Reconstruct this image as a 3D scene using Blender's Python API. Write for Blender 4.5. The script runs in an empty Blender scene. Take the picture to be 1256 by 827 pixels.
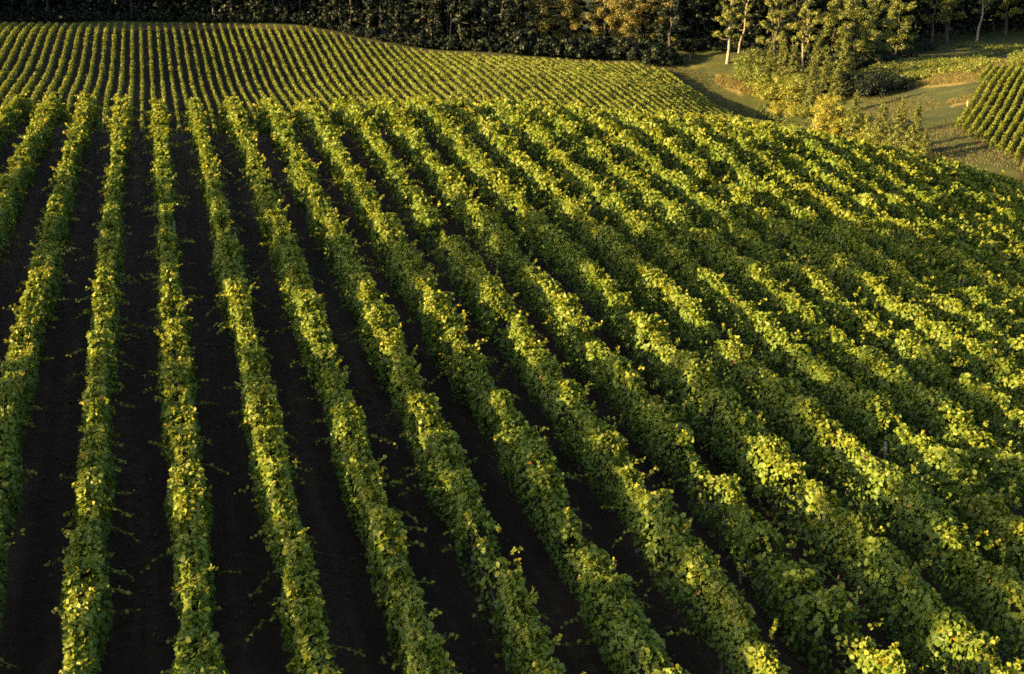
import bpy, math, random
import numpy as np

# ------------------------------------------------------------------ camera
scene = bpy.context.scene
COL = scene.collection
PW, PH, PF = 1256.0, 827.0, 1500.0          # photograph size and focal length in its pixels
PITCH, VANISH, ROLL = math.radians(16.0), 177.0, math.radians(0.7)
CAMZ = 50.0                                  # world height of the drone camera
psi = math.atan((628 - VANISH) / PF * math.cos(PITCH))
FW = np.array([math.sin(psi) * math.cos(PITCH), math.cos(psi) * math.cos(PITCH), -math.sin(PITCH)])
_r0 = np.array([math.cos(psi), -math.sin(psi), 0.0]); _u0 = np.cross(_r0, FW)
RT = math.cos(ROLL) * _r0 + math.sin(ROLL) * _u0
UP = np.cross(RT, FW)
cam_data = bpy.data.cameras.new('camera')
cam_data.sensor_width = 36.0
cam_data.lens = PF / PW * 36.0
cam_data.clip_start = 0.5
cam_data.clip_end = 9000
cam = bpy.data.objects.new('camera', cam_data)
COL.objects.link(cam)
from mathutils import Matrix, Vector
cam.matrix_world = Matrix(((RT[0], UP[0], -FW[0], 0), (RT[1], UP[1], -FW[1], 0), (RT[2], UP[2], -FW[2], CAMZ), (0, 0, 0, 1)))
scene.camera = cam

# ------------------------------------------------------------------ light
SUN_EL, SUN_AZ = math.radians(13.0), math.radians(4.0)   # azimuth: degrees ahead of due left of the rows
to_sun = Vector((-math.cos(SUN_AZ) * math.cos(SUN_EL), math.sin(SUN_AZ) * math.cos(SUN_EL), math.sin(SUN_EL)))
world = bpy.data.worlds.new('World'); scene.world = world; world.use_nodes = True
nt = world.node_tree
bg = nt.nodes['Background']
sky = nt.nodes.new('ShaderNodeTexSky'); sky.sky_type = 'NISHITA'; sky.sun_disc = False
sky.sun_elevation = SUN_EL
sky.sun_rotation = math.atan2(to_sun.x, to_sun.y)
sky.air_density = 0.8; sky.dust_density = 2.0; sky.ozone_density = 0.0
nt.links.new(sky.outputs[0], bg.inputs[0]); bg.inputs[1].default_value = 0.072
sun_d = bpy.data.lights.new('sun', 'SUN'); sun_d.energy = 5.0; sun_d.angle = math.radians(0.5); sun_d.color = (1.0, 0.70, 0.265)
sun = bpy.data.objects.new('sun', sun_d); COL.objects.link(sun)
sun.rotation_euler = (-to_sun).to_track_quat('-Z', 'Y').to_euler()
vs = scene.view_settings
vs.view_transform = 'Standard'; vs.look = 'None'; vs.exposure = 2.8; vs.gamma = 1.0; vs.use_curve_mapping = False
scene.cycles.use_denoising = False
scene.cycles.max_bounces = 6; scene.cycles.diffuse_bounces = 3; scene.cycles.glossy_bounces = 2
scene.cycles.transmission_bounces = 4; scene.cycles.transparent_max_bounces = 4
scene.cycles.sample_clamp_indirect = 2.0
scene.cycles.filter_width = 1.7

# ------------------------------------------------------------------ terrain: a hilltop vineyard, a valley, the slopes beyond
rng = np.random.default_rng(7)
S = 2.3                                      # row spacing
NEAR_C = [-10.2698, 2.9885, -0.2638, 0.0064, -0.1143, 0.688, 0.9446, 0.0397, 0.3091, -0.5272]
CREST = np.array([(-60, 100), (-8, 95), (-4, 91), (0, 86), (7.6, 82), (12, 80.4), (21, 76.7), (28, 72.5), (35, 70), (40, 69), (46, 67), (56, 67), (90, 60)], float)
TP = np.array([[22.3, 306.6, -27.4], [22.3, 378.2, -16.8], [26.9, 314.3, -26.9], [26.9, 374.1, -17.0], [31.5, 306.6, -27.1], [36.1, 301.0, -27.7], [36.1, 338.6, -23.8], [36.1, 373.2, -17.0], [40.7, 307.1, -27.5], [45.3, 338.6, -23.2], [45.3, 371.8, -16.9], [49.9, 311.5, -27.3], [49.9, 334.1, -24.0], [63.7, 310.5, -27.0], [63.7, 326.4, -24.4], [75.2, 306.1, -26.0], [75.2, 322.4, -23.6], [86.7, 302.1, -25.8], [86.7, 317.8, -23.4], [100.5, 297.3, -26.3], [100.5, 312.2, -24.1], [114.3, 293.2, -27.0], [114.3, 306.4, -24.8], [128.1, 288.9, -28.8], [128.1, 300.7, -26.7], [139.6, 286.7, -31.8], [139.6, 297.7, -29.5], [-14.5, 269.0, -24.0], [-14.5, 362.1, -14.3], [-19.1, 277.1, -23.7], [-23.7, 370.6, -14.1], [-28.3, 279.8, -23.4], [-32.9, 372.4, -14.2], [-32.9, 295.9, -22.1], [146.8, 296.4, -32.9], [145.7, 317.9, -27.4], [141.1, 333.4, -23.5], [141.8, 344.9, -20.5], [152.7, 334.0, -21.1], [158.6, 329.2, -20.4], [164.7, 314.3, -21.1], [165.5, 297.2, -23.0], [177.0, 293.8, -23.2], [153.5, 298.1, -31.9], [153.6, 286.3, -34.9], [143.7, 247.0, -31.2], [142.0, 222.5, -31.2], [142.4, 207.4, -30.6], [164.0, 263.8, -27.7], [183.5, 280.8, -24.4], [181.2, 259.7, -24.6], [214.2, 316.9, -18.8], [209.6, 291.1, -19.0], [241.5, 328.6, -14.7], [260.4, 332.1, -13.9], [156.3, 217.2, -28.0], [146.9, 192.5, -29.0], [216.2, 276.2, -19.0], [187.0, 255.8, -21.3], [145.9, 182.1, -28.8], [180.5, 227.2, -25.3], [147.9, 224.6, -29.6], [-46.6, 434.5, -11.6], [-21.5, 427.2, -11.8], [3.7, 420.1, -11.3], [40.6, 401.8, -11.4], [64.1, 388.3, -15.5], [86.3, 372.2, -19.0], [120.0, 355.5, -20.6], [101.9, 363.2, -19.5], [-120.0, 300.0, -14.0], [-120.0, 220.0, -24.0], [-40.0, 180.0, -32.0], [20.0, 200.0, -40.0], [60.0, 170.0, -42.0], [110.0, 140.0, -42.0], [160.0, 120.0, -42.0], [20.0, 120.0, -40.0], [-60.0, 120.0, -32.0], [-150.0, 120.0, -20.0], [-160.0, 380.0, 2.0], [-100.0, 450.0, -2.0], [0.0, 470.0, -4.0], [100.0, 460.0, -6.0], [200.0, 440.0, -8.0], [280.0, 400.0, -2.0], [300.0, 300.0, -10.0], [260.0, 220.0, -30.0], [0.0, 620.0, 25.0], [200.0, 600.0, 25.0], [-200.0, 600.0, 30.0], [400.0, 500.0, 25.0], [-300.0, 300.0, 10.0]])
def _tps(pts, lam):
    n = len(pts); xy = pts[:, :2] / 100
    d = np.linalg.norm(xy[:, None] - xy[None], axis=2)
    K = np.where(d > 0, d * d * np.log(d + 1e-12), 0) + lam * 1e-3 * np.eye(n)
    Pm = np.c_[np.ones(n), xy]
    A = np.block([[K, Pm], [Pm.T, np.zeros((3, 3))]])
    return np.linalg.solve(A, np.r_[pts[:, 2], 0, 0, 0])
TS = _tps(TP, 20)
def far_z(X, Y):
    X = np.clip(X, -300, 420); Y = np.clip(Y, 90, 640)
    q = np.stack([X, Y], -1) / 100
    out = TS[-3] + q @ TS[-2:]
    for k in range(len(TP)):
        d2 = ((q - TP[k, :2] / 100) ** 2).sum(-1)
        out = out + TS[k] * 0.5 * d2 * np.log(d2 + 1e-12)
    return out
def _poly(X, Y):
    x = (X - 10) / 20; y = (Y - 50) / 30
    out = 0; k = 0
    for i in range(4):
        for j in range(4 - i):
            out = out + NEAR_C[k] * x ** i * y ** j; k += 1
    return out
def near_z(X, Y):
    X = np.asarray(X, float); Y = np.asarray(Y, float)
    xc = np.clip(X, -24, 56)
    Yc = np.interp(xc, CREST[:, 0], CREST[:, 1]) - 5
    yb = np.maximum(Y, 12)
    yy = np.minimum(yb, Yc)
    z = _poly(xc, yy) - 1.9
    s0 = np.clip((_poly(xc, Yc) - _poly(xc, Yc - 1)), -0.05, 0.22)
    u = np.maximum(yb - Yc, 0)
    z = z + s0 * u - (0.5 * 0.05 * np.minimum(u, 14) ** 2 + 0.05 * 14 * np.maximum(u - 14, 0))
    z = z + 0.5 * np.exp(-((yb - Yc - 5) / 13.0) ** 2) - 0.38 * np.maximum(X - 56, 0) - 0.02 * np.maximum(-24 - X, 0)
    return z
def ground(X, Y):
    X = np.asarray(X, float); Y = np.asarray(Y, float)
    a = near_z(X, Y); b = far_z(X, Y)
    d = np.clip((a - b) / 6.0, -1, 1)            # smooth union of the hill and the valley
    h = 0.5 + 0.5 * d
    return CAMZ + b * (1 - h) + a * h + 6.0 * h * (1 - h) * 0.5
def project(X, Y, Z):
    X = np.asarray(X, float); Y = np.asarray(Y, float); Z = np.asarray(Z, float) - CAMZ
    zc = X * FW[0] + Y * FW[1] + Z * FW[2]
    return (628 + PF * (X * RT[0] + Y * RT[1] + Z * RT[2]) / zc, 413.5 - PF * (X * UP[0] + Y * UP[1] + Z * UP[2]) / zc, zc)
def at(px, py, t0=110.0):
    """the place on the far ground seen at a point of the photograph"""
    d = FW + RT * (px - 628) / PF - UP * (py - 413.5) / PF
    t = np.linspace(t0, 620, 1500)
    p = d[None] * t[:, None]
    k = np.where(p[:, 2] + CAMZ < ground(p[:, 0], p[:, 1]))[0]
    k = k[0] if len(k) else len(t) - 1
    return float(p[k, 0]), float(p[k, 1])
def vnoise(x, y, scale, seed):
    """smooth value noise in 0..1"""
    r = np.random.default_rng(seed).random((64, 64))
    u = np.asarray(x) / scale; v = np.asarray(y) / scale
    iu = np.floor(u).astype(int); iv = np.floor(v).astype(int)
    fu = u - iu; fv = v - iv; fu = fu * fu * (3 - 2 * fu); fv = fv * fv * (3 - 2 * fv)
    g = lambda a, b: r[a % 64, b % 64]
    return (g(iu, iv) * (1 - fu) + g(iu + 1, iv) * fu) * (1 - fv) + (g(iu, iv + 1) * (1 - fu) + g(iu + 1, iv + 1) * fu) * fv

# ------------------------------------------------------------------ materials
def new_mat(name):
    m = bpy.data.materials.new(name); m.use_nodes = True
    m.node_tree.nodes.clear()
    return m, m.node_tree
def ramp(t, stops):
    r = t.nodes.new('ShaderNodeValToRGB'); e = r.color_ramp.elements
    while len(e) < len(stops): e.new(0.5)
    for k, (p, c) in enumerate(stops): e[k].position = p; e[k].color = (*c, 1)
    return r
def leaf_mat(name, stops, transl=0.4, gloss=0.05, trans_tint=(1.25, 1.15, 0.5)):
    """thin leaves: reflect, let some light through, a little sheen; colour varies leaf by leaf"""
    m, t = new_mat(name); n = t.nodes; L = t.links.new
    at_ = n.new('ShaderNodeAttribute'); at_.attribute_name = 'tint'
    r = ramp(t, stops); L(at_.outputs['Fac'], r.inputs[0])
    df = n.new('ShaderNodeBsdfDiffuse'); L(r.outputs[0], df.inputs[0])
    mul = n.new('ShaderNodeVectorMath'); mul.operation = 'MULTIPLY'; mul.inputs[1].default_value = trans_tint
    L(r.outputs[0], mul.inputs[0])
    tr = n.new('ShaderNodeBsdfTranslucent'); L(mul.outputs[0], tr.inputs[0])
    mx = n.new('ShaderNodeMixShader'); mx.inputs[0].default_value = transl
    L(df.outputs[0], mx.inputs[1]); L(tr.outputs[0], mx.inputs[2])
    gl = n.new('ShaderNodeBsdfGlossy'); gl.inputs['Roughness'].default_value = 0.55
    mg = n.new('ShaderNodeMixShader'); mg.inputs[0].default_value = gloss
    L(mx.outputs[0], mg.inputs[1]); L(gl.outputs[0], mg.inputs[2])
    o = n.new('ShaderNodeOutputMaterial'); L(mg.outputs[0], o.inputs[0])
    return m
def bark_mat(name, c1, c2, scale=6.0):
    m, t = new_mat(name); n = t.nodes; L = t.links.new
    tc = n.new('ShaderNodeTexCoord'); mp = n.new('ShaderNodeMapping'); mp.inputs['Scale'].default_value = (1, 1, 0.25)
    L(tc.outputs['Object'], mp.inputs[0])
    nz = n.new('ShaderNodeTexNoise'); nz.inputs['Scale'].default_value = scale; nz.inputs['Detail'].default_value = 6
    L(mp.outputs[0], nz.inputs[0])
    r = ramp(t, [(0.35, c1), (0.65, c2)]); L(nz.outputs[0], r.inputs[0])
    b = n.new('ShaderNodeBsdfPrincipled'); b.inputs['Roughness'].default_value = 0.9; L(r.outputs[0], b.inputs[0])
    bp = n.new('ShaderNodeBump'); bp.inputs['Strength'].default_value = 0.5; bp.inputs['Distance'].default_value = 0.03
    L(nz.outputs[0], bp.inputs['Height']); L(bp.outputs[0], b.inputs['Normal'])
    o = n.new('ShaderNodeOutputMaterial'); L(b.outputs[0], o.inputs[0])
    return m
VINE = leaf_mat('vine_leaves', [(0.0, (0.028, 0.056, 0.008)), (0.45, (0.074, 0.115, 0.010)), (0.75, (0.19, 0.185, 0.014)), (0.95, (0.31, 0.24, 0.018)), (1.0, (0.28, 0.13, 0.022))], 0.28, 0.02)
FARVINE = leaf_mat('far_vine_leaves', [(0.0, (0.04, 0.07, 0.008)), (0.5, (0.115, 0.142, 0.012)), (0.95, (0.24, 0.215, 0.018)), (1.0, (0.26, 0.12, 0.022))], 0.35, 0.03)
TREE = leaf_mat('tree_leaves', [(0.0, (0.032, 0.046, 0.008)), (0.6, (0.085, 0.104, 0.015)), (1.0, (0.17, 0.165, 0.02))], 0.3, 0.03)
AUTUMN = leaf_mat('turning_leaves', [(0.0, (0.065, 0.072, 0.014)), (0.5, (0.14, 0.115, 0.018)), (1.0, (0.24, 0.14, 0.022))], 0.35, 0.03)
SHADELEAF = leaf_mat('shade_darkened_leaves', [(0.0, (0.005, 0.010, 0.005)), (0.7, (0.009, 0.016, 0.007)), (1.0, (0.015, 0.021, 0.008))], 0.2, 0.02)  # leaf colour darkened to put the wood's shade into the foliage
NEEDLE = leaf_mat('conifer_needles', [(0.0, (0.03, 0.045, 0.012)), (0.7, (0.085, 0.10, 0.02)), (1.0, (0.15, 0.14, 0.028))], 0.2, 0.02)
BUSHY = leaf_mat('bush_leaves', [(0.0, (0.06, 0.085, 0.013)), (0.6, (0.15, 0.165, 0.02)), (1.0, (0.25, 0.215, 0.028))], 0.35, 0.03)
DRYGRASS = leaf_mat('dry_grass', [(0.0, (0.07, 0.064, 0.018)), (0.7, (0.145, 0.115, 0.032)), (1.0, (0.24, 0.165, 0.05))], 0.3, 0.02, (1.1, 1.0, 0.8))
GRASS = leaf_mat('grass_blades', [(0.0, (0.03, 0.036, 0.011)), (0.6, (0.055, 0.055, 0.017)), (1.0, (0.13, 0.10, 0.034))], 0.3, 0.02)
WEED = leaf_mat('weed_leaves', [(0.0, (0.02, 0.03, 0.009)), (1.0, (0.06, 0.06, 0.02))], 0.25, 0.02)
BARK = bark_mat('dark_bark', (0.016, 0.013, 0.010), (0.044, 0.035, 0.026))
PALEBARK = bark_mat('pale_bark', (0.10, 0.08, 0.058), (0.26, 0.21, 0.155), 3.0)
WOOD = bark_mat('weathered_wood', (0.12, 0.10, 0.085), (0.26, 0.235, 0.205))
PALEWOOD = bark_mat('pale_post_wood', (0.42, 0.37, 0.29), (0.6, 0.54, 0.44))
GRAPEBARK = bark_mat('vine_bark', (0.05, 0.036, 0.026), (0.13, 0.095, 0.07), 14)

def ground_mat():
    """vineyard soil where 'soil' is high, mown meadow where it is low, straw-dry grass where 'dry' is high"""
    m, t = new_mat('earth_and_meadow'); n = t.nodes; L = t.links.new
    geo = n.new('ShaderNodeNewGeometry')
    def noise(scale, detail=5, rough=0.6):
        q = n.new('ShaderNodeTexNoise'); q.inputs['Scale'].default_value = scale; q.inputs['Detail'].default_value = detail
        q.inputs['Roughness'].default_value = rough; L(geo.outputs['Position'], q.inputs[0]); return q
    soil = ramp(t, [(0.25, (0.012, 0.0078, 0.0042)), (0.5, (0.025, 0.016, 0.0088)), (0.66, (0.05, 0.033, 0.019)), (0.85, (0.085, 0.055, 0.032))])
    n1 = noise(2.6, 8, 0.7)
    mp = n.new('ShaderNodeMapping'); mp.inputs['Scale'].default_value = (1.7, 0.05, 0.3); L(geo.outputs['Position'], mp.inputs[0])   # wheel tracks run along the alleys
    trk = n.new('ShaderNodeTexNoise'); trk.inputs['Scale'].default_value = 1.0; trk.inputs['Detail'].default_value = 3; L(mp.outputs[0], trk.inputs[0])
    mixf = n.new('ShaderNodeMath'); mixf.operation = 'MULTIPLY_ADD'; mixf.inputs[1].default_value = 0.55; L(trk.outputs[0], mixf.inputs[0])
    hlf = n.new('ShaderNodeMath'); hlf.operation = 'MULTIPLY'; hlf.inputs[1].default_value = 0.5; L(n1.outputs[0], hlf.inputs[0]); L(hlf.outputs[0], mixf.inputs[2])
    L(mixf.outputs[0], soil.inputs[0])
    grass = ramp(t, [(0.3, (0.017, 0.024, 0.006)), (0.5, (0.029, 0.035, 0.0085)), (0.72, (0.055, 0.052, 0.013))])  # green kept dark to stand in for shade on the valley meadow
    n2 = noise(0.16, 9, 0.68); L(n2.outputs[0], grass.inputs[0])
    dry = ramp(t, [(0.3, (0.08, 0.068, 0.02)), (0.7, (0.17, 0.13, 0.04))])
    n3 = noise(0.5, 7); L(n3.outputs[0], dry.inputs[0])
    def edge(name, nz, amp):
        a = n.new('ShaderNodeAttribute'); a.attribute_name = name
        ad = n.new('ShaderNodeMath'); ad.operation = 'MULTIPLY_ADD'; ad.inputs[1].default_value = amp; L(nz.outputs[0], ad.inputs[0]); L(a.outputs['Fac'], ad.inputs[2])
        mr = n.new('ShaderNodeMapRange'); mr.inputs[1].default_value = 0.38 + amp * 0.5; mr.inputs[2].default_value = 0.62 + amp * 0.5
        L(ad.outputs[0], mr.inputs[0]); return mr
    m1 = n.new('ShaderNodeMixRGB'); L(edge('dry', n3, 0.5).outputs[0], m1.inputs[0]); L(grass.outputs[0], m1.inputs[1]); L(dry.outputs[0], m1.inputs[2])
    m2 = n.new('ShaderNodeMixRGB'); L(edge('soil', n3, 0.25).outputs[0], m2.inputs[0]); L(m1.outputs[0], m2.inputs[1]); L(soil.outputs[0], m2.inputs[2])
    b = n.new('ShaderNodeBsdfPrincipled'); b.inputs['Roughness'].default_value = 0.95; b.inputs['Specular IOR Level'].default_value = 0.15
    L(m2.outputs[0], b.inputs[0])
    bp = n.new('ShaderNodeBump'); bp.inputs['Strength'].default_value = 0.8; bp.inputs['Distance'].default_value = 0.12
    L(n1.outputs[0], bp.inputs['Height']); L(bp.outputs[0], b.inputs['Normal'])
    o = n.new('ShaderNodeOutputMaterial'); L(b.outputs[0], o.inputs[0])
    return m
EARTH = ground_mat()

# ------------------------------------------------------------------ mesh helpers
def quads_mesh(name, V, Q, mat, tint=None, smooth=False):
    me = bpy.data.meshes.new(name)
    V = np.ascontiguousarray(V, np.float32); Q = np.ascontiguousarray(Q, np.int32)
    k = Q.shape[1]
    me.vertices.add(len(V)); me.vertices.foreach_set('co', V.ravel())
    me.loops.add(Q.size); me.loops.foreach_set('vertex_index', Q.ravel())
    me.polygons.add(len(Q)); me.polygons.foreach_set('loop_start', np.arange(0, Q.size, k, dtype=np.int32))
    try: me.polygons.foreach_set('loop_total', np.full(len(Q), k, np.int32))
    except Exception: pass
    if smooth: me.polygons.foreach_set('use_smooth', np.ones(len(Q), bool))
    if tint is not None:
        a = me.attributes.new('tint', 'FLOAT', 'POINT'); a.data.foreach_set('value', np.ascontiguousarray(tint, np.float32))
    me.materials.append(mat)
    me.update(calc_edges=True)
    return me
OUT2 = np.array([(0, -0.42, 0.0), (0.40, -0.30, -0.10), (0.50, 0.12, -0.12), (0, 0.60, -0.05), (-0.50, 0.12, -0.12), (-0.40, -0.30, -0.10)])
F2 = np.array([(0, 1, 2, 3), (0, 3, 4, 5)])
OUT1 = np.array([(0, -0.5, 0), (0.5, -0.05, -0.06), (0, 0.55, 0), (-0.5, 0.05, -0.06)])
F1 = np.array([(0, 1, 2, 3)])
def leaves(P, N, size, tint, detail, g):
    """one small folded blade per point, facing N"""
    n = len(P)
    N = N / (np.linalg.norm(N, axis=1, keepdims=True) + 1e-9)
    r = g.normal(size=(n, 3)); r[:, 2] -= 0.6                    # tips tend to hang
    T = r - (r * N).sum(1, keepdims=True) * N; T /= np.linalg.norm(T, axis=1, keepdims=True) + 1e-9
    B = np.cross(N, T)
    O, Fq = (OUT2, F2) if detail == 2 else (OUT1, F1)
    s = np.asarray(size).reshape(-1, 1, 1)
    asp = g.uniform(0.8, 1.1, (n, 1, 1))
    V = P[:, None] + s * (asp * O[None, :, 0:1] * B[:, None] + O[None, :, 1:2] * T[:, None] + O[None, :, 2:3] * N[:, None] * g.uniform(0.3, 2.2, (n, 1, 1)))
    k = len(O)
    Q = (np.arange(n) * k)[:, None, None] + Fq[None]
    return V.reshape(-1, 3), Q.reshape(-1, 4), np.repeat(tint, k)
def tube(path, rad, sides=7):
    """closed tapered tube; path (n,3), rad (n,)"""
    path = np.asarray(path, float); V = []; Q = []
    n = len(path); d = np.gradient(path, axis=0)
    for i in range(n):
        t = d[i] / (np.linalg.norm(d[i]) + 1e-9)
        a = np.cross(t, (1, 0, 0.3)); a /= np.linalg.norm(a) + 1e-9; b = np.cross(t, a)
        th = np.linspace(0, 2 * np.pi, sides, endpoint=False)
        V.append(path[i] + rad[i] * (np.cos(th)[:, None] * a + np.sin(th)[:, None] * b))
    for i in range(n - 1):
        for j in range(sides):
            k = (j + 1) % sides
            Q.append((i * sides + j, i * sides + k, (i + 1) * sides + k, (i + 1) * sides + j))
    V = np.concatenate(V); c = len(V)
    V = np.vstack([V, path[-1] + d[-1] / (np.linalg.norm(d[-1]) + 1e-9) * rad[-1] * 0.3])
    for j in range(sides): Q.append(((n - 1) * sides + j, (n - 1) * sides + (j + 1) % sides, c, c))
    return V, np.array(Q)
def merge(parts):
    V = []; Q = []; o = 0
    for v, q in parts: V.append(v); Q.append(q + o); o += len(v)
    return np.concatenate(V), np.concatenate(Q)
def poly_mesh(name, V, Q, mat, smooth=True):
    me = bpy.data.meshes.new(name)
    faces = [tuple(dict.fromkeys(int(i) for i in f)) for f in Q]
    me.from_pydata([tuple(map(float, v)) for v in V], [], faces)
    if smooth:
        for p in me.polygons: p.use_smooth = True
    me.materials.append(mat); me.update()
    return me
def link(name, data, parent=None, loc=(0, 0, 0)):
    o = bpy.data.objects.new(name, data); COL.objects.link(o); o.location = loc
    if parent is not None: o.parent = parent
    return o
def tag(o, label=None, cat=None, group=None, kind=None):
    if label: o['label'] = label
    if cat: o['category'] = cat
    if group: o['group'] = group
    if kind: o['kind'] = kind
    return o
ORD = ['first', 'second', 'third', 'fourth', 'fifth', 'sixth', 'seventh', 'eighth', 'ninth', 'tenth', 'eleventh', 'twelfth', 'thirteenth', 'fourteenth', 'fifteenth', 'sixteenth', 'seventeenth', 'eighteenth', 'nineteenth']
TENS = ['', '', 'twenty', 'thirty', 'forty', 'fifty', 'sixty', 'seventy']
def ordinal(n):
    if n <= 19: return ORD[n - 1]
    t, u = divmod(n, 10)
    return TENS[t][:-1] + 'ieth' if u == 0 else TENS[t] + '-' + ORD[u - 1]

# ------------------------------------------------------------------ the ground, one sheet
def lines(*seg):
    out = []
    for a, b, st in seg: out.append(np.arange(a, b, st))
    return np.unique(np.round(np.concatenate(out), 3))
gx = lines((-4000, -400, 400), (-400, -120, 20), (-120, -36, 4), (-36, 72, 1.2), (72, 270, 3), (270, 480, 15), (480, 4001, 400))
gy = lines((-400, 0, 50), (0, 110, 1.2), (110, 240, 5), (240, 420, 3), (420, 700, 15), (700, 5001, 400))
GX, GY = np.meshgrid(gx, gy, indexing='ij')
GZ = ground(GX, GY)
GZ = GZ + 0.05 * (vnoise(GX, GY, 3.1, 3) - 0.5) + np.where(GY > 110, 1.0 * (vnoise(GX, GY, 14, 4) - 0.5), 0)
def far_row_end(px):
    return np.interp(px, [0, 100, 200, 300, 360, 400, 440, 480, 540, 600, 700, 780, 800, 900], [27, 29, 28, 30, 31, 37, 47, 56, 63, 67, 73, 77, 82, 88])
PXg, PYg, ZCg = project(GX, GY, GZ)
soil = np.where(GY < 112, 1.0, 0.0)
soil = np.where((GX > 64) | (GY > np.interp(GX, CREST[:, 0], CREST[:, 1]) + 20), 0.0, soil)
FOFF, NOFF = -0.3, 0.03
LASTROW = 61
in_far = (GY > 225) & (GX < (LASTROW + FOFF + 0.2) * S) & (PYg > far_row_end(PXg) + 1.0) & (GX > -120)
soil = np.where(in_far, 1.0, soil)
# right-hand block and the dry and sunlit-toned strips are laid in below, once its rows are known
dry = np.zeros_like(GX)

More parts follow.
